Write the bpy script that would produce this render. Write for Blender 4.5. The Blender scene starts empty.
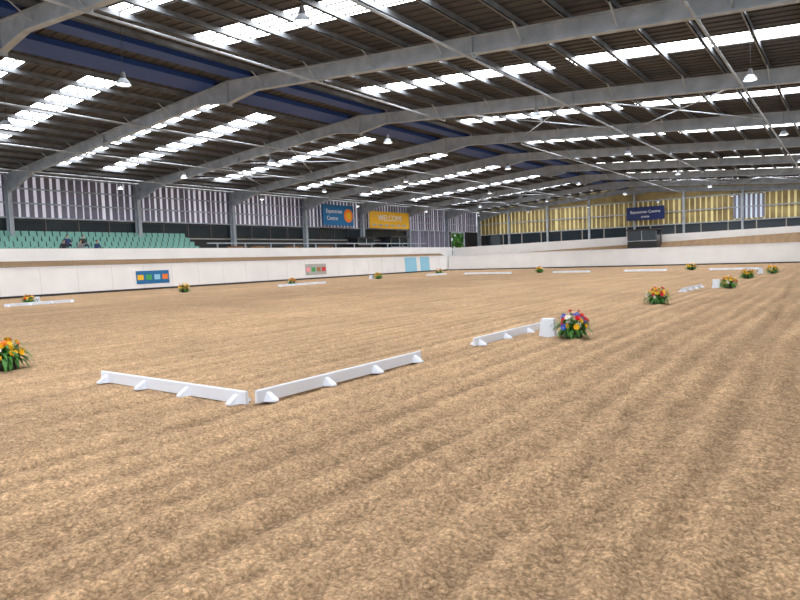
import bpy, math, random
import numpy as np
from mathutils import Vector, Matrix
random.seed(4)
S=bpy.context.scene
S.view_settings.view_transform='Standard'
S.view_settings.look='None'
S.view_settings.exposure=0.30

# ---------------------------------------------------------------- materials
def mat(name,col,rough=0.6,metal=0.0,emit=None,es=0.0,noise=None,bump=0.0,nscale=5.0,spec=0.5):
    m=bpy.data.materials.new(name); m.use_nodes=True
    nt=m.node_tree; b=nt.nodes['Principled BSDF']
    b.inputs['Base Color'].default_value=(*col,1)
    b.inputs['Roughness'].default_value=rough
    b.inputs['Metallic'].default_value=metal
    b.inputs['Specular IOR Level'].default_value=spec
    if emit:
        b.inputs['Emission Color'].default_value=(*emit,1); b.inputs['Emission Strength'].default_value=es
    if noise:
        tc=nt.nodes.new('ShaderNodeTexCoord'); n=nt.nodes.new('ShaderNodeTexNoise')
        n.inputs['Scale'].default_value=nscale; n.inputs['Detail'].default_value=6
        nt.links.new(tc.outputs['Object'],n.inputs['Vector'])
        r=nt.nodes.new('ShaderNodeValToRGB')
        r.color_ramp.elements[0].position=0.3; r.color_ramp.elements[1].position=0.7
        r.color_ramp.elements[0].color=(*col,1); r.color_ramp.elements[1].color=(*noise,1)
        nt.links.new(n.outputs['Fac'],r.inputs['Fac']); nt.links.new(r.outputs['Color'],b.inputs['Base Color'])
        if bump:
            bp=nt.nodes.new('ShaderNodeBump'); bp.inputs['Strength'].default_value=bump; bp.inputs['Distance'].default_value=0.02
            nt.links.new(n.outputs['Fac'],bp.inputs['Height']); nt.links.new(bp.outputs['Normal'],b.inputs['Normal'])
    return m

M={}
M['steel']=mat('galvanised_steel',(0.29,0.34,0.40),0.5,0.0,noise=(0.45,0.51,0.59),nscale=1.7)
M['steel_dk']=mat('dark_steel',(0.08,0.08,0.09),0.5)
M['purlin']=mat('purlin_steel',(0.13,0.145,0.165),0.5,noise=(0.22,0.24,0.27),nscale=2)
M['sheet']=mat('roof_sheet',(0.058,0.059,0.064),0.7)
M['bluesheet']=mat('ridge_sheet_blue',(0.016,0.060,0.26),0.6)
M['light']=mat('rooflight_grp',(0.9,0.9,0.88),0.5,emit=(0.985,0.99,1.0),es=10)
M['white']=mat('white_board',(0.82,0.83,0.85),0.45,noise=(0.89,0.90,0.92),nscale=0.7)
M['joint']=mat('board_joint',(0.70,0.70,0.72),0.5)
M['plastic']=mat('white_plastic',(0.82,0.88,1.0),0.35)
M['black']=mat('plain_black',(0.02,0.02,0.02),0.6)
M['dark']=mat('dark_panel',(0.018,0.018,0.021),0.5)
M['glass']=mat('dark_window_glass',(0.02,0.03,0.04),0.1)
M['teal']=mat('teal_seat',(0.17,0.40,0.35),0.5)
M['conc']=mat('concrete',(0.36,0.36,0.35),0.8,noise=(0.46,0.46,0.44),nscale=2)
M['wood']=mat('timber',(0.30,0.15,0.06),0.6,noise=(0.42,0.22,0.09),nscale=4)
M['lilac']=mat('lilac_board',(0.20,0.20,0.28),0.7)
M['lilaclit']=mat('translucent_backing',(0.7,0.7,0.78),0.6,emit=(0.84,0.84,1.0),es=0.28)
M['tan']=mat('tan_board',(0.20,0.15,0.06),0.7,noise=(0.42,0.33,0.14),nscale=0.6)
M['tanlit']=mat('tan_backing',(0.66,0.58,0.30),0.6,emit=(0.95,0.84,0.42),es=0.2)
M['bluelit']=mat('window_daylight',(0.6,0.7,0.8),0.4,emit=(0.7,0.8,1.0),es=0.25)
M['navy']=mat('navy_sign',(0.01,0.025,0.12),0.4)
M['signblue']=mat('blue_sign',(0.01,0.15,0.38),0.4)
M['yellow']=mat('yellow_banner',(0.85,0.48,0.015),0.5)
M['orange']=mat('orange_print',(0.85,0.22,0.03),0.5)
M['red']=mat('red_print',(0.65,0.03,0.03),0.5)
M['green']=mat('green_print',(0.05,0.35,0.10),0.5)
M['skyb']=mat('sky_blue_print',(0.28,0.60,0.80),0.5)
M['grn']=mat('fern_leaf',(0.025,0.12,0.015),0.5,noise=(0.07,0.28,0.03),nscale=8)
M['pot']=mat('planter_black',(0.03,0.03,0.03),0.5)
M['f_yel']=mat('petal_yellow',(0.95,0.58,0.01),0.5)
M['f_red']=mat('petal_red',(0.72,0.012,0.02),0.5)
M['f_blu']=mat('petal_blue',(0.04,0.13,0.65),0.5)
M['f_wht']=mat('petal_white',(0.90,0.90,0.85),0.5)
M['f_org']=mat('petal_orange',(0.90,0.22,0.015),0.5)
M['f_pnk']=mat('petal_pink',(0.85,0.35,0.40),0.5)
M['lamp']=mat('lamp_lens',(1,1,1),0.3,emit=(1,0.95,0.85),es=9)
M['leaf']=mat('outdoor_foliage',(0.05,0.22,0.03),0.7,noise=(0.20,0.45,0.08),nscale=3)
M['skin']=mat('skin',(0.65,0.40,0.30),0.6)
M['hair']=mat('hair',(0.06,0.035,0.02),0.7)
M['jean']=mat('dark_denim',(0.03,0.04,0.09),0.8)
M['shirtA']=mat('jacket_black',(0.03,0.03,0.04),0.8)
M['shirtB']=mat('jacket_navy',(0.03,0.05,0.15),0.8)
M['shirtC']=mat('jacket_grey',(0.25,0.25,0.27),0.8)

def sand():
    m=bpy.data.materials.new('arena_sand'); m.use_nodes=True; nt=m.node_tree; b=nt.nodes['Principled BSDF']
    b.inputs['Roughness'].default_value=0.95; b.inputs['Specular IOR Level'].default_value=0.1
    N=nt.nodes.new; L=nt.links.new
    tc=N('ShaderNodeTexCoord')
    def noise(s,d,r=0.5,vec=None):
        n=N('ShaderNodeTexNoise'); n.inputs['Scale'].default_value=s; n.inputs['Detail'].default_value=d; n.inputs['Roughness'].default_value=r
        L(vec or tc.outputs['Object'],n.inputs['Vector']); return n
    n1=noise(0.35,4); n2=noise(55,6,0.7)
    mp=N('ShaderNodeMapping'); mp.inputs['Scale'].default_value=(3.2,0.12,1); L(tc.outputs['Object'],mp.inputs['Vector'])
    n3=noise(1.0,5,0.5,mp.outputs['Vector']); n4=noise(6,6,0.75)
    nw=noise(20,3)
    mx=N('ShaderNodeVectorMath'); mx.operation='SCALE'; L(nw.outputs['Color'],mx.inputs[0]); mx.inputs['Scale'].default_value=0.03
    ad=N('ShaderNodeVectorMath'); ad.operation='ADD'; L(tc.outputs['Object'],ad.inputs[0]); L(mx.outputs[0],ad.inputs[1])
    def vor(s):
        v=N('ShaderNodeTexVoronoi'); v.inputs['Scale'].default_value=s; L(ad.outputs[0],v.inputs['Vector']); return v
    v1=vor(34); v2=vor(75)
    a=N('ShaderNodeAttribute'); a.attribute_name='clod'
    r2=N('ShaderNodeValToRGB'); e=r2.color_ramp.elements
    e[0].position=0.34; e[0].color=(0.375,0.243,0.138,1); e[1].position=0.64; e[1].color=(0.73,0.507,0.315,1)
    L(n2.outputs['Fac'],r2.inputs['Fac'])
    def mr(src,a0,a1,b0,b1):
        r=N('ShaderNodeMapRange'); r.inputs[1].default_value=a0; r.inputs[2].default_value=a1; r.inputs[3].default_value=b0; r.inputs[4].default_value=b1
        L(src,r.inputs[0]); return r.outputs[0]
    fs=[mr(n1.outputs['Fac'],0.3,0.7,0.90,1.08),mr(n3.outputs['Fac'],0.35,0.65,0.86,1.10),mr(a.outputs['Fac'],0.1,0.9,0.62,1.32),mr(n4.outputs['Fac'],0.35,0.65,0.90,1.08),  # clod factor carries the painted shade of the sand relief
        mr(v1.outputs['Distance'],0.25,0.75,1.08,0.68),mr(v2.outputs['Distance'],0.3,0.75,1.05,0.82)]  # gaps between crumbs darkened in colour, painting shade there
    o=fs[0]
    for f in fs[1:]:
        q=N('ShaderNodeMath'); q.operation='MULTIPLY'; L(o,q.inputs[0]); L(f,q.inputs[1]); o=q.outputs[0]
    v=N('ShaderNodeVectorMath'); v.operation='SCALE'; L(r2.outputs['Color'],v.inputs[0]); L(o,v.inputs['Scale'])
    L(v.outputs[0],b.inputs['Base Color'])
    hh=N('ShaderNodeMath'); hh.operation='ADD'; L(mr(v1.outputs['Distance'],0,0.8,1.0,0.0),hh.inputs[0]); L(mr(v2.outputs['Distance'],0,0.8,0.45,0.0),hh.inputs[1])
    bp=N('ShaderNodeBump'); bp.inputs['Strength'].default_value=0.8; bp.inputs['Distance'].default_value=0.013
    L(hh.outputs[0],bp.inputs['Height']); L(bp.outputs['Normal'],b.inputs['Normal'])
    return m
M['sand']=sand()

# ---------------------------------------------------------------- mesh builder (u = along hall, v = to the left, z up)
class MB:
    def __init__(s): s.v=[]; s.f=[]; s.m=[]; s.mats=[]
    def mi(s,k):
        if k not in s.mats: s.mats.append(k)
        return s.mats.index(k)
    def poly(s,pts,k,faces=None):
        o=len(s.v); s.v+= [tuple(p) for p in pts]
        for f in (faces or [tuple(range(len(pts)))]):
            s.f.append(tuple(o+i for i in f)); s.m.append(s.mi(k))
    def hexa(s,p,k):
        s.poly(p,k,[(3,2,1,0),(4,5,6,7),(0,1,5,4),(1,2,6,5),(2,3,7,6),(3,0,4,7)])
    def box(s,u0,u1,v0,v1,z0,z1,k):
        s.hexa([(-v0,u0,z0),(-v1,u0,z0),(-v1,u1,z0),(-v0,u1,z0),(-v0,u0,z1),(-v1,u0,z1),(-v1,u1,z1),(-v0,u1,z1)],k)
    def bar(s,a,b,w,h,k):
        a=Vector(a);b=Vector(b);d=(b-a).normalized()
        up=Vector((0,0,1)) if abs(d.z)<0.95 else Vector((1,0,0))
        r=d.cross(up).normalized()*w/2; t=r.cross(d).normalized()*h/2
        s.hexa([a-r-t,a+r-t,b+r-t,b-r-t,a-r+t,a+r+t,b+r+t,b-r+t],k)
    def tube(s,a,b,r1,r2,k,n=8,cap=True):
        a=Vector(a);b=Vector(b);d=(b-a).normalized()
        up=Vector((0,0,1)) if abs(d.z)<0.95 else Vector((1,0,0))
        x=d.cross(up).normalized(); y=x.cross(d).normalized(); P=[]
        for c,r in((a,r1),(b,r2)):
            for i in range(n):
                t=2*math.pi*i/n; P.append(c+x*r*math.cos(t)+y*r*math.sin(t))
        F=[(i,(i+1)%n,n+(i+1)%n,n+i) for i in range(n)]
        if cap: F+=[tuple(range(n))[::-1],tuple(range(n,2*n))]
        s.poly(P,k,F)
    def revolve(s,prof,k,c=(0,0,0),n=16):
        P=[];F=[]
        for r,z in prof:
            for i in range(n):
                t=2*math.pi*i/n; P.append((c[0]+r*math.cos(t),c[1]+r*math.sin(t),c[2]+z))
        for j in range(len(prof)-1):
            for i in range(n): F.append((j*n+i,j*n+(i+1)%n,(j+1)*n+(i+1)%n,(j+1)*n+i))
        s.poly(P,k,F)
    def mesh(s,name):
        me=bpy.data.meshes.new(name); me.from_pydata(s.v,[],s.f)
        for k in s.mats: me.materials.append(M[k])
        me.polygons.foreach_set('material_index',s.m); me.update(); return me
    def obj(s,name,loc=(0,0,0),rz=0,parent=None):
        o=bpy.data.objects.new(name,s.mesh(name)); S.collection.objects.link(o)
        o.location=loc; o.rotation_euler=(0,0,rz); o.parent=parent
        return o
def inst(me,name,loc,rz=0,sc=1):
    o=bpy.data.objects.new(name,me); S.collection.objects.link(o); o.location=loc; o.rotation_euler=(0,0,rz); o.scale=(sc,)*3
    return o

RV=23.0; VL=46.0; VR=-4.0; UE=84.9; BAY=9.4
def zt(v): return 9.9-0.074*abs(v-RV)     # top of rafter

# ---------------------------------------------------------------- floor
def vn(x,y,s,seed):
    X=x/s+seed*17.3; Y=y/s-seed*5.7
    i=np.floor(X); j=np.floor(Y); fx=X-i; fy=Y-j
    fx=fx*fx*(3-2*fx); fy=fy*fy*(3-2*fy)
    h=lambda a,b: np.modf(np.abs(np.sin(a*127.1+b*311.7+seed*3.1)*43758.5453))[0]
    return (h(i,j)*(1-fx)+h(i+1,j)*fx)*(1-fy)+(h(i,j+1)*(1-fx)+h(i+1,j+1)*fx)*fy
def floor():
    nr,na=1150,760
    R=1.5*(125/1.5)**(np.linspace(0,1,nr))
    A=np.radians(np.linspace(90+35.8-46,90+35.8+46,na))
    RR,AA=np.meshgrid(R,A,indexing='ij')
    x=RR*np.cos(AA); y=RR*np.sin(AA)
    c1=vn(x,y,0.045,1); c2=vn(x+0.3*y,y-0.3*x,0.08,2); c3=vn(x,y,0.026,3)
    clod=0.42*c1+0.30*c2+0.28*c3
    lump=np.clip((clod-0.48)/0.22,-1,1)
    patch=vn(x,y,0.9,7)
    w=x+0.55*(vn(x,y,6.0,4)-0.5)+0.09*(vn(x,y,0.6,9)-0.5)
    fur=0.5+0.5*np.sin(w*2*math.pi/0.40)
    furm=np.clip(vn(x,y*0.2,1.6,12)*2.0-0.3,0,1)
    track=np.zeros_like(x)
    for k,(x0,am,ph) in enumerate(((-3.1,0.5,0.3),(-0.6,0.4,1.4),(1.7,0.5,2.2),(-7.2,0.6,0.8),(-11.5,0.7,2.9),(-16.5,0.7,0.1))):
        xc=x0+am*np.sin(y/9.0+ph); 
        for dx in (0,1.35): track+=np.exp(-((x-xc-dx)/0.10)**2)*(0.35+0.65*vn(x,y,0.7,20+k))
    track=np.clip(track,0,1)
    hp=np.clip((vn(x,y,0.26,5)-0.70)/0.16,0,1)*np.clip((vn(x,y,1.6,15)-0.35)*3,0,1)
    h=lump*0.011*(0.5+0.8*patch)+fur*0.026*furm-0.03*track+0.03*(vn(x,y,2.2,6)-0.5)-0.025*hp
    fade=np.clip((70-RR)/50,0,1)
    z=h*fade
    c=np.clip(0.5+lump*0.19*np.clip(fade,0.2,1)+0.27*(fur-0.5)*furm-0.20*track+0.12*(patch-0.5)-0.10*hp,0,1)  # clod hollows, furrows and tracks darkened in colour as painted shade
    V=np.stack([x,y,z],-1).reshape(-1,3)
    idx=np.arange(nr*na).reshape(nr,na)
    F=np.stack([idx[:-1,:-1],idx[1:,:-1],idx[1:,1:],idx[:-1,1:]],-1).reshape(-1,4)
    base=np.array([(-VL,-25,-0.09),(-VR,-25,-0.09),(-VR,UE,-0.09),(-VL,UE,-0.09)])
    V=np.vstack([V,base]); n=nr*na
    F=np.vstack([F,[[n,n+1,n+2,n+3]]])
    me=bpy.data.meshes.new('floor'); me.vertices.add(len(V)); me.vertices.foreach_set('co',V.astype('f').ravel())
    me.loops.add(F.size); me.loops.foreach_set('vertex_index',F.astype('i').ravel())
    me.polygons.add(len(F)); me.polygons.foreach_set('loop_start',np.arange(0,F.size,4,dtype='i')); me.polygons.foreach_set('loop_total',np.full(len(F),4,dtype='i'))
    me.update(calc_edges=True)
    me.polygons.foreach_set('use_smooth',np.ones(len(F),dtype=bool))
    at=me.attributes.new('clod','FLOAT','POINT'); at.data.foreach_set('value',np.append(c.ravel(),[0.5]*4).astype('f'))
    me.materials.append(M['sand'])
    o=bpy.data.objects.new('floor',me); S.collection.objects.link(o)
floor()

# ---------------------------------------------------------------- roof sheets with rooflights
b=MB()
frames=[19.1+BAY*k for k in range(-4,8)]
def strip(u0,u1,v0,v1,k,dz=0.24):
    b.poly([(-v0,u0,zt(v0)+dz),(-v1,u0,zt(v1)+dz),(-v1,u1,zt(v1)+dz),(-v0,u1,zt(v0)+dz)],k)
bounds=[VR-0.5,0.5,9.0,9.9,19.6,21.0,22.5,RV,23.8,25.3,26.5,36.2,37.0,43.0,VL+0.5]
kinds=['S','L','S','L','S','B','S','S','B','S','L','S','L','S']
for i in range(len(frames)-1):
    f=frames[i]
    segs=[(0,1.6,0),(1.6,2.3,1),(2.3,4.8,0),(4.8,6.2,1),(6.2,BAY,0)]
    for a,c,lit in segs:
        for j,kd in enumerate(kinds):
            k='sheet'
            if kd=='B': k='bluesheet'
            elif kd=='L' and lit: k='light'
            strip(f+a,f+c,bounds[j],bounds[j+1],k)
    for v0,v1 in ((21.3,22.3),(23.7,25.0)):
        b.hexa([(-v0,f+0.2,zt(v0)-0.03),(-v1,f+0.2,zt(v1)-0.03),(-v1,f+BAY-0.2,zt(v1)-0.03),(-v0,f+BAY-0.2,zt(v0)-0.03),
                (-v0,f+0.2,zt(v0)+0.2),(-v1,f+0.2,zt(v1)+0.2),(-v1,f+BAY-0.2,zt(v1)+0.2),(-v0,f+BAY-0.2,zt(v0)+0.2)],'bluesheet')
u=frames[0]
while u<UE:
    for v0,v1 in ((VR,RV),(RV,VL)):
        b.bar((-v0,u,zt(v0)+0.225),(-v1,u,zt(v1)+0.225),0.05,0.04,'sheet')
    u+=0.45
ceil=b.obj('ceiling')

# portal frames
def beam(b,u,v1,t1,b1,v2,t2,b2,k='steel',fw=0.24,ft=0.045,wt=0.04):
    def hx(ta,ba,tb,bb,w):
        b.hexa([(-v1,u-w/2,ba),(-v2,u-w/2,bb),(-v2,u+w/2,bb),(-v1,u+w/2,ba),(-v1,u-w/2,ta),(-v2,u-w/2,tb),(-v2,u+w/2,tb),(-v1,u+w/2,ta)],k)
    hx(t1,t1-ft,t2,t2-ft,fw); hx(b1+ft,b1,b2+ft,b2,fw); hx(t1-ft,b1+ft,t2-ft,b2+ft,wt)
b=MB(); D=0.60
for v_e,sg in ((VL,-1),(VR,1)):
    va=v_e+sg*0.2; vb=v_e+sg*3.6; vc=RV-sg*1.8
    beam(b,0,va,zt(va),zt(va)-1.25,vb,zt(vb),zt(vb)-D)
    beam(b,0,vb,zt(vb),zt(vb)-D,vc,zt(vc),zt(vc)-D)
    beam(b,0,vc,zt(vc),zt(vc)-D,RV,zt(RV),zt(RV)-1.0)
    b.box(-0.14,0.14,v_e-0.25,v_e-0.21,0,zt(v_e),'steel'); b.box(-0.14,0.14,v_e+0.21,v_e+0.25,0,zt(v_e),'steel'); b.box(-0.02,0.02,v_e-0.21,v_e+0.21,0,zt(v_e),'steel')
    b.box(-0.2,0.2,v_e-0.33,v_e+0.29,0,0.04,'steel')
    for q in (0.3,0.7,1.1): 
        b.box(-0.12,0.12,v_e-sg*0.2,v_e+sg*0.2,zt(v_e)-q-0.02,zt(v_e)-q,'steel')
    b.box(-0.15,0.15,vb-0.02,vb+0.02,zt(vb)-D-0.1,zt(vb),'steel')
    vm=(vb+vc)/2; b.box(-0.15,0.15,vm-0.02,vm+0.02,zt(vm)-D-0.08,zt(vm),'steel')
b.box(-0.15,0.15,RV-0.03,RV+0.03,zt(RV)-1.1,zt(RV),'steel')
pf=b.mesh('portal_frame')
for i,u in enumerate(frames): inst(pf,'portal_frame',(0,u,0))

# purlins
b=MB()
v=VR+0.6; PS=1.5
vs=[]
while v<RV-0.3: vs.append(v); v+=PS
v=VL-0.6
while v>RV+0.3: vs.append(v); v-=PS
for v in vs:
    z=zt(v)+0.005
    b.box(frames[0],UE,v-0.02,v+0.02,z,z+0.2,'purlin'); b.box(frames[0],UE,v-0.02,v+0.07,z,z+0.02,'purlin')
b.obj('roof_purlins')
b=MB()
for u in frames[1:-1]:
    for v in vs[::2]:
        if abs(v-RV)<2: continue
        for sg in(-1,1):
            b.bar((-v,u,zt(v)-0.5),(-v,u+sg*0.75,zt(v)+0.02),0.05,0.03,'steel')
b.obj('rafter_fly_braces')
b=MB()
for v,ua,ub in ((3.4,0,UE),(10.4,-9,60),(17.3,-9,28.5),(17.3,37.9,UE),(29,-9,UE),(35.5,0,UE),(41.2,-9,UE)):
    b.tube((-v,ua,zt(v)-0.75),(-v,ub,zt(v)-0.75),0.045,0.045,'steel')
    for u in frames:
        if ua<=u<=ub: b.bar((-v,u,zt(v)-0.78),(-v,u,zt(v)-0.6),0.05,0.05,'steel')
for ua,ub in ((28.5,37.9),(66.1,75.5)):
    for va,vb in ((3.4,10.4),(10.4,17.3),(29,35.5),(35.5,41.2)):
        b.tube((-va,ua,zt(va)-0.35),(-vb,ub,zt(vb)-0.35),0.03,0.03,'steel',6)
        b.tube((-vb,ua,zt(vb)-0.35),(-va,ub,zt(va)-0.35),0.03,0.03,'steel',6)
b.obj('roof_bracing')

# pendant lamps
def lamp_mesh(top):
    b=MB()
    b.tube((0,0,0.35),(0,0,top),0.008,0.008,'black',5)
    b.tube((0,0,0.16),(0,0,0.36),0.09,0.06,'steel_dk',12)
    b.revolve([(0.06,0.18),(0.11,0.16),(0.17,0.08),(0.22,-0.02),(0.23,-0.03),(0.21,-0.02),(0.16,0.07),(0.05,0.15)],'steel',n=20)
    b.revolve([(0.0,-0.02),(0.12,-0.015),(0.19,0.02),(0.17,0.04)],'lamp',n=20)
    return b.mesh('pendant_lamp')
for v in (2.8,10.5,18.1,26.2,34.2,41.5):
    pl=lamp_mesh(zt(v)-7.2+0.2)
    for u in (11,24.5,37.5,50.5,63.5,76.5): inst(pl,'pendant_lamp',(-v,u,7.2))

# ---------------------------------------------------------------- left wall
def slats(b,axis,a0,a1,z0,z1,pos,kb,kl,step=0.62,w=0.36,off=0.08):
    if axis=='u': b.box(a0,a1,pos+0.12,pos+0.16,z0,z1,kl)
    else: b.box(pos+0.12,pos+0.16,a0,a1,z0,z1,kl)
    a=a0
    while a<a1-w:
        ww=w*random.uniform(0.75,1.2)
        if axis=='u': b.box(a,a+ww,pos+0.06,pos+0.1,z0,z1,kb)
        else: b.box(pos+0.06,pos+0.1,a,a+ww,z0,z1,kb)
        a+=step
b=MB()
WV=VL+0.3
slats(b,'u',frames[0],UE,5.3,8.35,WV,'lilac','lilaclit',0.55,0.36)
for z in (5.3,6.3,7.3,8.2): b.box(frames[0],UE,WV-0.1,WV-0.02,z,z+0.1,'steel')
b.box(frames[0],66.1,WV,WV+0.2,0,5.3,'dark')
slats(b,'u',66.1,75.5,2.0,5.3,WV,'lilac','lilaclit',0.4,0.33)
b.box(66.1,77,WV,WV+0.2,0,2.0,'dark')
b.box(75.5,77,WV,WV+0.2,2.0,5.3,'dark'); b.box(81,UE,WV,WV+0.2,0,5.3,'dark')
u=frames[0]
while u<66:
    b.box(u,u+0.08,WV-0.08,WV,4.0,5.3,'steel_dk'); b.box(u+0.1,u+2.2,WV-0.03,WV,4.15,5.15,'glass'); u+=2.35
b.box(frames[0],66,WV-0.1,WV,3.95,4.05,'conc')
b.obj('wall_left')
b=MB()
b.box(77.02,77.15,WV,WV+0.15,0,5.28,'steel'); b.box(80.85,80.98,WV,WV+0.15,0,5.28,'steel'); b.box(77.02,80.98,WV,WV+0.15,5.15,5.28,'steel')
b.obj('door_1')

# far gable wall
b=MB(); FU=UE+0.15
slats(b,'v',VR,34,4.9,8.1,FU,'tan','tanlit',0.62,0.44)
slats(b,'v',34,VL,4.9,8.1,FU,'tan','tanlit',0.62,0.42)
for va,vb in ((8.2,11.5),):
    b.box(FU-0.02,FU+0.05,va,vb,5.1,7.9,'bluelit')
    x=va
    while x<vb: b.box(FU-0.08,FU-0.02,x,x+0.28,5.1,7.9,'lilac'); x+=0.5
b.poly([(-VR,FU,8.0),(-VL,FU,8.0),(-VL,FU,zt(VL)+0.25),(-RV,FU,zt(RV)+0.25),(-VR,FU,zt(VR)+0.25)],'tan')
b.box(FU,FU+0.2,VR,VL,0,4.9,'dark')
v=VR+1
while v<VL-1:
    b.box(FU-0.04,FU,v+0.1,v+2.9,3.3,4.7,'glass'); b.box(FU-0.1,FU,v,v+0.1,3.2,4.9,'conc'); v+=3.0
for z in (4.8,6.4,8.0): b.box(FU-0.15,FU-0.05,VR,VL,z,z+0.12,'steel')
for v in (4,10.5,17,23,29,35,41): b.box(FU-0.35,FU-0.1,v-0.12,v+0.12,0,zt(v),'steel')
b.obj('wall_far')
b=MB()
b.box(-10,UE,VR-0.4,VR-0.3,0,2.4,'white')
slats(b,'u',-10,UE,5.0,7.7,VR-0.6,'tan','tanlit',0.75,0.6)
b.obj('wall_right')

# ---------------------------------------------------------------- kickboards
b=MB()
KV=42.0; KU=69.0; KH=1.85
def kick_u(u0,u1,v,h):
    b.hexa([(-v,u0,0.0),(-(v+0.25),u0,0.0),(-(v+0.25),u1,0),(-v,u1,0),(-(v+0.12),u0,h),(-(v+0.25),u0,h),(-(v+0.25),u1,h),(-(v+0.12),u1,h)],'white')
kick_u(-18,KU-0.04,KV,KH)
b.box(-18,KU-0.04,KV+0.08,KV+0.3,KH,KH+0.06,'plastic')
b.box(-18,KU-0.04,KV-0.03,KV+0.02,-0.02,0.14,'black')  # black strip drawn for the shadow line at the kickboard foot
u=-17
while u<KU: b.bar((-(KV-0.002),u,0.1),(-(KV+0.118),u,KH),0.025,0.008,'joint'); u+=2.4
b.obj('kickboard_left')
b=MB()
b.hexa([(-VR,KU,0),(-KV,KU,0),(-KV,KU+0.25,0),(-VR,KU+0.25,0),(-VR,KU+0.12,KH),(-KV,KU+0.12,KH),(-KV,KU+0.25,KH),(-VR,KU+0.25,KH)],'white')
b.box(KU+0.08,KU+0.3,VR,KV,KH,KH+0.06,'plastic'); b.box(KU-0.03,KU+0.02,VR,KV-0.1,-0.02,0.12,'black')  # black base strip paints the dark shadow line
v=VR+1
while v<KV: b.bar((-v,KU-0.002,0.1),(-v,KU+0.118,KH),0.025,0.008,'joint'); v+=2.4
b.obj('kickboard_far')

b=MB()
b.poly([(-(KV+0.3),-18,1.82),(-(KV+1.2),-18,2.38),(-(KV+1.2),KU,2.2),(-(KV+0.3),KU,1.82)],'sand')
b.obj('mirror_sand_strip')  # solid sand strip standing in for mirrors that reflect the arena sand
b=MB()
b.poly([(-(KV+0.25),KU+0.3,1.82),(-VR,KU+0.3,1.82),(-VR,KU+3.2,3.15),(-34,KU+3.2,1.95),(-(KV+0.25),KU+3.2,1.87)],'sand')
b.obj('mirror_sand_strip')  # sloped sand surface in place of the far mirror's reflection, no real bank
b=MB()
P=KV+1.2
b.hexa([(-P,-18,0),(-(P+0.15),-18,0),(-(P+0.15),KU+3,0),(-P,KU+3,0),(-P,-18,3.2),(-(P+0.15),-18,3.2),(-(P+0.15),KU+3,3.0),(-P,KU+3,3.0)],'white')
b.obj('parapet_left')
b=MB()
uu=KU+3.2
b.hexa([(-VR,uu,0),(-P,uu,0),(-P,uu+0.15,0),(-VR,uu+0.15,0),(-VR,uu,3.65),(-P,uu,2.9),(-P,uu+0.15,2.9),(-VR,uu+0.15,3.65)],'white')
b.obj('mirror_white_band')  # sloped white band standing in for a wall reflected in the mirror

# grandstand seating
b=MB()
for r in range(4):
    v0=43.5+r*0.62; z=2.5+r*0.38
    b.box(-12,33,v0,VL-0.3,z-0.4,z,'conc')
    u=-11.5
    while u<32.6:
        b.box(u,u+0.44,v0+0.12,v0+0.46,z+0.36,z+0.41,'teal')
        b.hexa([(-(v0+0.46),u,z+0.38),(-(v0+0.5),u,z+0.38),(-(v0+0.5),u+0.44,z+0.38),(-(v0+0.46),u+0.44,z+0.38),(-(v0+0.54),u,z+0.78),(-(v0+0.58),u,z+0.78),(-(v0+0.58),u+0.44,z+0.78),(-(v0+0.54),u+0.44,z+0.78)],'teal')
        b.box(u+0.18,u+0.26,v0+0.3,v0+0.36,z,z+0.36,'steel_dk')
        u+=0.52
b.obj('grandstand_seating')
b=MB()
b.box(33,66,43.4,VL-0.3,2.3,2.5,'conc'); 
for u in range(34,66,3): b.box(u,u+0.1,43.4,43.5,2.5,3.5,'steel')
b.box(33,66,43.4,43.5,3.45,3.55,'steel')
b.obj('viewing_gallery')

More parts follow.
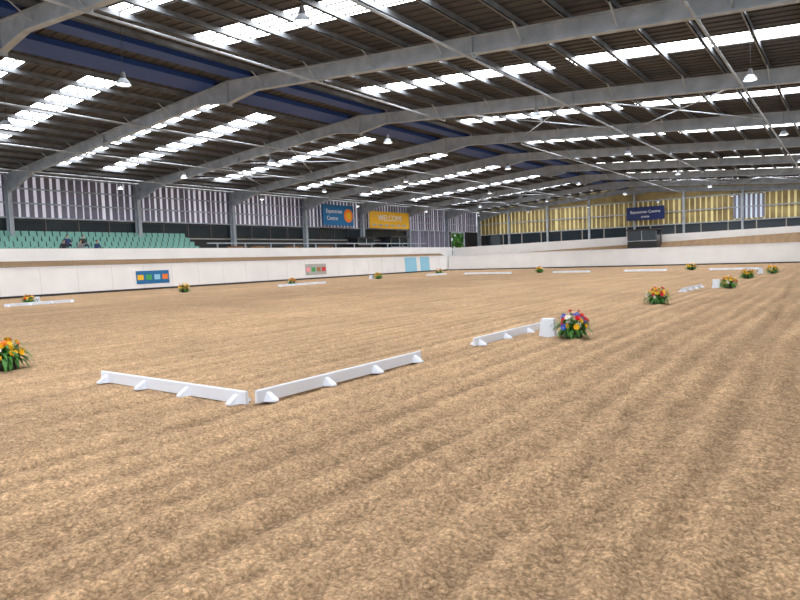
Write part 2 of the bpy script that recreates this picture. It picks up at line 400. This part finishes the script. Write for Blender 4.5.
# spectators: skinned seated figures
def skin_part(name,verts,edges,radii,k,parent):
    me=bpy.data.meshes.new(name); me.from_pydata(verts,edges,[]); me.materials.append(M[k])
    o=bpy.data.objects.new(name,me); S.collection.objects.link(o); o.parent=parent
    md=o.modifiers.new('skin','SKIN'); 
    sv=me.skin_vertices[0].data if me.skin_vertices else None
    if sv:
        for i,r in enumerate(radii): sv[i].radius=(r,r) if not isinstance(r,tuple) else r
        sv[0].use_root=True
    sd=o.modifiers.new('sub','SUBSURF'); sd.levels=1; sd.render_levels=2
    return o
def spectator(loc,rz,top,lean,arm):
    e=bpy.data.objects.new('spectator',None); S.collection.objects.link(e); e.location=loc; e.rotation_euler=(0,0,rz)
    skin_part('torso_and_arms',[(0,0,0.08),(0,0.01,0.25),(0,-lean*0.5,0.42),(0,-lean,0.53),
        (0.17,-lean,0.50),(0.25,-lean-0.04,0.27),(0.15,-lean-0.24,0.16+arm),(-0.17,-lean,0.50),(-0.25,-lean-0.04,0.27),(-0.15,-lean-0.24,0.16)],
        [(0,1),(1,2),(2,3),(2,4),(4,5),(5,6),(2,7),(7,8),(8,9)],
        [(0.16,0.11),(0.14,0.10),(0.16,0.11),0.07,0.065,0.05,0.035,0.065,0.05,0.035],top,e)
    skin_part('legs',[(0,0,0.08),(0.1,-0.02,0.08),(0.12,-0.40,0.10),(0.12,-0.38,-0.30),(0.12,-0.48,-0.345),(-0.1,-0.02,0.08),(-0.12,-0.40,0.10),(-0.12,-0.38,-0.30),(-0.12,-0.48,-0.345)],
        [(0,1),(1,2),(2,3),(3,4),(0,5),(5,6),(6,7),(7,8)],[0.12,0.085,0.06,0.042,0.035,0.085,0.06,0.042,0.035],'jean',e)
    skin_part('head',[(0,-lean,0.54),(0,-lean-0.01,0.62),(0,-lean-0.02,0.72),(0,-lean-0.02,0.78),(0,-lean-0.11,0.69)],[(0,1),(1,2),(2,3),(2,4)],[0.05,0.05,(0.082,0.095),(0.06,0.07),0.02],'skin',e)
    skin_part('hair',[(0,-lean+0.03,0.68),(0,-lean+0.02,0.77),(0,-lean-0.03,0.82)],[(0,1),(1,2)],[0.07,0.09,0.06],'hair',e)
    for sx,a in ((0.15,arm),(-0.15,0)):
        h=(sx,-lean-0.24,0.16+a)
        V=[h,(sx*0.9,-lean-0.31,0.14+a)];E=[(0,1)];Rr=[0.03,0.035]
        for i in range(5):
            dx=(-0.03+0.015*i); L=(0.05,0.065,0.07,0.065,0.045)[i]
            V.append((sx*0.9+dx,-lean-0.31-L,0.125+a-0.01*i)); E.append((1,len(V)-1)); Rr.append(0.009)
        skin_part('hand',V,E,Rr,'skin',e)
for i,(u,top,lean,arm) in enumerate(((21.3,'shirtA',0.06,0),(21.85,'shirtB',0.0,0.1),(22.4,'shirtC',0.1,0),(22.95,'shirtA',0.02,0.05),(23.6,'shirtB',0.05,0.0))):
    r=i%2
    spectator((-(43.5+0.62*r+0.36),u+0.2,2.5+0.38*r+0.42),math.radians(90)+(0.15*(i-2)),top,lean,arm)

def table(u,v,z):
    b=MB(); b.box(0,1.8,0,0.7,0.7,0.76,'wood')
    for du in(0.05,1.67):
        for dv in(0.04,0.58): b.box(du,du+0.08,dv,dv+0.08,0,0.7,'wood')
    b.box(0.05,1.75,0.62,0.66,0.1,0.7,'wood')
    b.obj('wooden_table',(-v,u,z))
for u in (36,38.6,43,47.5): table(u,44.0,2.51)

# ---------------------------------------------------------------- judge boxes
def jbox(lu,lv,h,zb,loc,face):
    b=MB()
    b.box(0,lu,0,lv,0,zb,'dark'); 
    for a,c in ((0,0),(lu-0.1,0),(0,lv-0.1),(lu-0.1,lv-0.1)): b.box(a,a+0.1,c,c+0.1,zb,h-0.15,'steel_dk')
    b.box(0.06,lu-0.06,0.06,lv-0.06,zb,h-0.15,'glass')
    b.box(-0.15,lu+0.15,-0.15,lv+0.15,h-0.15,h,'black')
    if face=='u': b.box(-0.05,0,0,lv,zb-0.06,zb+0.02,'steel'); b.box(-0.04,0.0,lv/2-0.04,lv/2+0.04,zb,h-0.15,'steel')
    else: b.box(0,lu,-0.05,0,zb-0.06,zb+0.02,'steel'); b.box(lu/2-0.04,lu/2+0.04,-0.04,0,zb,h-0.15,'steel')
    b.obj('judges_box',loc)
jbox(2.2,3.0,3.95,2.7,(-16.6,69.5,0),'u')
jbox(2.8,1.6,1.7,0.9,(-43.65,53,2.51),'v')
jbox(3.4,1.6,1.85,0.6,(-43.65,59,2.51),'v')

# ---------------------------------------------------------------- signs
def text(s,size,loc,rot,mk,parent):
    c=bpy.data.curves.new('lettering','FONT'); c.body=s; c.size=size; c.extrude=0.01; c.align_x='CENTER'; c.align_y='CENTER'
    o=bpy.data.objects.new('lettering',c); S.collection.objects.link(o); o.data.materials.append(M[mk]); o.location=loc; o.rotation_euler=rot; o.parent=parent
RL=(math.pi/2,0,math.pi/2); RF=(math.pi/2,0,0)
b=MB(); b.box(0,5.0,-0.05,0.05,0,2.2,'signblue'); b.tube((0.05,4.1,1.1),(0.08,4.1,1.1),0.75,0.75,'orange',24); b.tube((0.08,4.1,1.1),(0.1,4.1,1.1),0.4,0.4,'yellow',20)
for u in (0.5,4.5): b.box(u,u+0.05,-0.02,0.02,2.2,2.6,'steel')
o=b.obj('blue_banner',(-45.5,49.5,5.55)); text('Equestrian',0.62,(0.09,1.75,1.5),RL,'white',o); text('Centre',0.62,(0.09,1.4,0.75),RL,'white',o)
b=MB(); b.box(0,8.0,-0.05,0.05,0,2.0,'yellow'); 
for i in range(6): b.box(0.5+i*1.2,1.3+i*1.2,-0.07,-0.05,0.25,0.5,'conc')
for u in (0.5,7.5): b.box(u,u+0.05,-0.02,0.02,2.0,2.6,'steel')
o=b.obj('yellow_banner',(-45.5,57.4,5.4)); text('WELCOME',1.0,(0.09,4,1.2),RL,'white',o)
b=MB(); b.box(-0.05,0.05,0,4.7,0,1.7,'navy')
for v in (0.5,4.2): b.box(-0.03,0.03,v,v+0.06,1.7,2.0,'steel')
o=b.obj('navy_sign',(-19.2,UE-0.4,5.6)); text('Equestrian Centre',0.5,(-2.35,-0.08,1.05),RF,'white',o); text('arena',0.45,(-2.35,-0.08,0.45),RF,'white',o)
def kb(u0,u1,z0,z1,ks,name):
    b=MB(); off=lambda z: KV+0.12*z/KH-0.02
    P=[(-off(z0),u0,z0),(-off(z0),u1,z0),(-off(z1),u1,z1),(-off(z1),u0,z1)]
    Q=[(p[0]+0.01,p[1],p[2]) for p in P]
    b.hexa([P[0],Q[0],Q[1],P[1],P[3],Q[3],Q[2],P[2]],ks[0])
    for i,k in enumerate(ks[1:]):
        w=(u1-u0)/(len(ks)-1); a=u0+i*w+0.15*w; c=u0+(i+1)*w-0.15*w
        za=z0+0.3*(z1-z0); zb=z0+0.7*(z1-z0)
        b.hexa([(-off(za)+0.01,a,za),(-off(za)+0.02,a,za),(-off(za)+0.02,c,za),(-off(za)+0.01,c,za),(-off(zb)+0.01,a,zb),(-off(zb)+0.02,a,zb),(-off(zb)+0.02,c,zb),(-off(zb)+0.01,c,zb)],k)
    b.obj(name)
kb(25.6,28.3,0.45,1.4,['signblue','yellow','green','skyb','orange'],'sponsor_banner')
kb(43,45.9,0.4,1.45,['conc','f_pnk','green','wood','red'],'sponsor_banner')
kb(59.4,61.8,0.1,1.82,['skyb'],'sponsor_banner')
kb(62.6,64.6,0.1,1.82,['skyb'],'sponsor_banner')

# ---------------------------------------------------------------- dressage boards
def board_mesh(L,nm='dressage_board'):
    b=MB(); H=0.145
    prof=[(-0.024,0.0),(0.024,0.0),(0.018,H-0.01),(0.009,H),(-0.009,H),(-0.018,H-0.01)]
    n=len(prof)
    P=[(0,y,z) for y,z in prof]+[(L,y,z) for y,z in prof]
    b.poly(P,'plastic',[(i,(i+1)%n,n+(i+1)%n,n+i) for i in range(n)]+[tuple(range(n))[::-1],tuple(range(n,2*n))])
    k=5 if L>4 else 4
    for i in range(k):
        x=L*(0.05+0.90*i/(k-1)); w=0.075
        for sg in(-1,1):
            A=[(x-w,sg*0.02,0),(x-w*0.5,sg*0.15,0),(x-w*0.5,sg*0.15,0.02),(x-w*0.4,sg*0.02,H*0.7)]
            B=[(x+w,sg*0.02,0),(x+w*0.5,sg*0.15,0),(x+w*0.5,sg*0.15,0.02),(x+w*0.4,sg*0.02,H*0.7)]
            b.poly(A+B,'plastic',[(0,1,2,3),(7,6,5,4),(0,4,5,1),(1,5,6,2),(2,6,7,3),(3,7,4,0)])
    return b.mesh(nm)
B3=board_mesh(3.2); B2=board_mesh(3.02); B4=board_mesh(4.8)
def place(u0,v0,u1,v1,me):
    ang=math.atan2(u1-u0,-(v1-v0)); inst(me,'dressage_board',(-v0,u0,0.008),ang)
place(4.60,5.34,7.8,5.30,B3); place(4.53,8.42,4.52,5.36,B2)
place(9.45,5.28,12.5,5.2,B3); place(24.5,5.0,28,4.9,B3)
place(12.6,31.6,15.8,31.6,B3); place(29.6,31.6,34.4,31.6,B4); place(48,31.6,51,31.4,B3)
for a in (5.3,11.4,17.3): place(50.4,a+3.1,50.4,a,B3)
place(50.4,29.0,50.4,24.2,B4)

# ---------------------------------------------------------------- flower arrangements
def blossom(b,c,d,r,k):
    d=d.normalized(); up=Vector((0,0,1)) if abs(d.z)<0.9 else Vector((1,0,0))
    x=d.cross(up).normalized(); y=x.cross(d).normalized()
    for ring,(rr,lift,n) in enumerate(((1.0,0.1,7),(0.65,0.35,5))):
        for i in range(n):
            t=2*math.pi*(i+0.5*ring)/n; w=math.pi/n*1.05
            p0=c+d*r*0.05
            pl=c+(x*math.cos(t-w)+y*math.sin(t-w))*r*rr*0.65+d*r*lift*1.1
            pr=c+(x*math.cos(t+w)+y*math.sin(t+w))*r*rr*0.65+d*r*lift*1.1
            pt=c+(x*math.cos(t)+y*math.sin(t))*r*rr+d*r*(lift+0.25)
            b.poly([p0,pl,pt,pr],k)
    b.tube(c,c+d*r*0.35,r*0.22,r*0.12,'f_yel' if k not in('f_yel','f_red') else k,6)
def leaf(b,c,az,el,L,w):
    pts=[];n=5
    h=Vector((math.cos(az),math.sin(az),0)); s=Vector((-math.sin(az),math.cos(az),0))
    p=Vector(c); e=el
    for i in range(n+1):
        ww=w*math.sin(math.pi*(0.12+0.88*i/n))*0.5+0.002
        pts.append((p-s*ww,p+s*ww)); p=p+(h*math.cos(e)+Vector((0,0,1))*math.sin(e))*L/n; e-=0.42
        p.z=max(p.z,0.02)
    for i in range(n): b.poly([pts[i][0],pts[i][1],pts[i+1][1],pts[i+1][0]],'grn')
def arrangement(name,cols,seed,nf=46):
    random.seed(seed); b=MB()
    b.revolve([(0.0,0.01),(0.15,0.01),(0.19,0.16),(0.205,0.17),(0.205,0.19),(0.17,0.19),(0.0,0.17)],'pot',n=18)
    for i in range(190):
        leaf(b,(random.uniform(-.1,.1),random.uniform(-.1,.1),0.17),random.uniform(0,6.28),random.uniform(0.0,1.4),random.uniform(0.25,0.46),random.uniform(0.03,0.07))
    for i in range(nf):
        az=random.uniform(0,6.28); el=math.asin(random.uniform(0.15,1)); 
        d=Vector((math.cos(az)*math.cos(el),math.sin(az)*math.cos(el),math.sin(el)))
        c=Vector((d.x*0.27,d.y*0.27,0.18+d.z*0.28))*random.uniform(0.88,1.12)
        b.tube((d.x*0.08,d.y*0.08,0.18),c,0.004,0.004,'grn',4)
        blossom(b,c,d,random.uniform(0.04,0.07),cols[i%len(cols)])
    return b.mesh(name)
A_mix=arrangement('flower_planter',['f_red','f_blu','f_wht','f_red','f_yel','f_red','f_blu','f_wht'],1)
A_yel=arrangement('flower_planter',['f_yel','f_yel','f_org','f_yel','f_yel','f_wht'],2)
A_yr=arrangement('flower_planter',['f_yel','f_red','f_yel','f_yel','f_wht'],3)
for me,u,v,s,rz in ((A_mix,11.0,4.08,1.0,2.0),(A_yr,18.9,4.5,1.05,1),(A_yr,26.9,3.80,1.0,2),(A_yel,35.7,4.2,1.05,3),(A_yel,42,3.65,1.05,4),
                 (A_yel,4.3,10.95,1.1,5),(A_yel,23.5,33.4,1.2,0),(A_yr,14.1,32.6,1.0,1),(A_yr,31.8,32.5,1.1,2),(A_yel,41.8,32.4,1.2,3),
                 (A_yr,51.2,32.2,1.2,4),(A_yr,51.4,22,1.2,5),(A_yel,51.4,9.8,1.2,6)):
    inst(me,'flower_planter',(-v,u,0.0),rz,s)
def marker(ch,u,v,face):
    b=MB(); a,c,h=0.15,0.115,0.34
    b.hexa([(-a,-a,0),(a,-a,0),(a,a,0),(-a,a,0),(-c,-c,h),(c,-c,h),(c,c,h),(-c,c,h)],'plastic')
    o=b.obj('letter_marker',(-v,u,0.0),face)
    text(ch,0.22,(0,-0.138,0.165),(math.radians(84),0,0),'black',o)
MR=math.radians(-80)
marker('K',11.15,4.62,MR)
marker('E',27.3,4.3,MR)
marker('V',14.7,33.1,math.radians(80)); marker('P',41.9,33.2,math.radians(80)); marker('F',32.3,33.2,math.radians(80))
marker('H',42.3,4.3,MR)

# outdoor foliage beyond the door
b=MB(); random.seed(9)
for i in range(900):
    c=Vector((-(VL+4+random.random()*3.5),76+random.random()*18,random.uniform(0.2,6.5)))
    for j in range(4):
        d=Vector((random.gauss(0,1),random.gauss(0,1),random.gauss(0,1))).normalized()
        e=d.cross(Vector((0.3,0.5,0.8))).normalized(); r=random.uniform(0.3,0.6)
        b.poly([c-d*r,c+e*r*0.5,c+d*r,c-e*r*0.5],'leaf')
for k in range(8): b.tube((-(VL+6),77+2.3*k,-0.05),(-(VL+6),77+2.3*k,5),0.15,0.07,'wood')
b.obj('garden_hedge')

# ---------------------------------------------------------------- world, camera
w=bpy.data.worlds.new('sky'); S.world=w; w.use_nodes=True
w.node_tree.nodes['Background'].inputs[0].default_value=(0.88,0.94,1.0,1); w.node_tree.nodes['Background'].inputs[1].default_value=1.1
cam=bpy.data.cameras.new('camera'); co=bpy.data.objects.new('camera',cam); S.collection.objects.link(co)
cam.sensor_width=36; cam.lens=28.1; cam.clip_end=400
co.matrix_world=Matrix.Translation((0,0,1.54))@Matrix.Rotation(math.radians(35.86),4,'Z')@Matrix.Rotation(math.radians(90-3.66),4,'X')@Matrix.Rotation(math.radians(-2.0),4,'Z')
S.camera=co
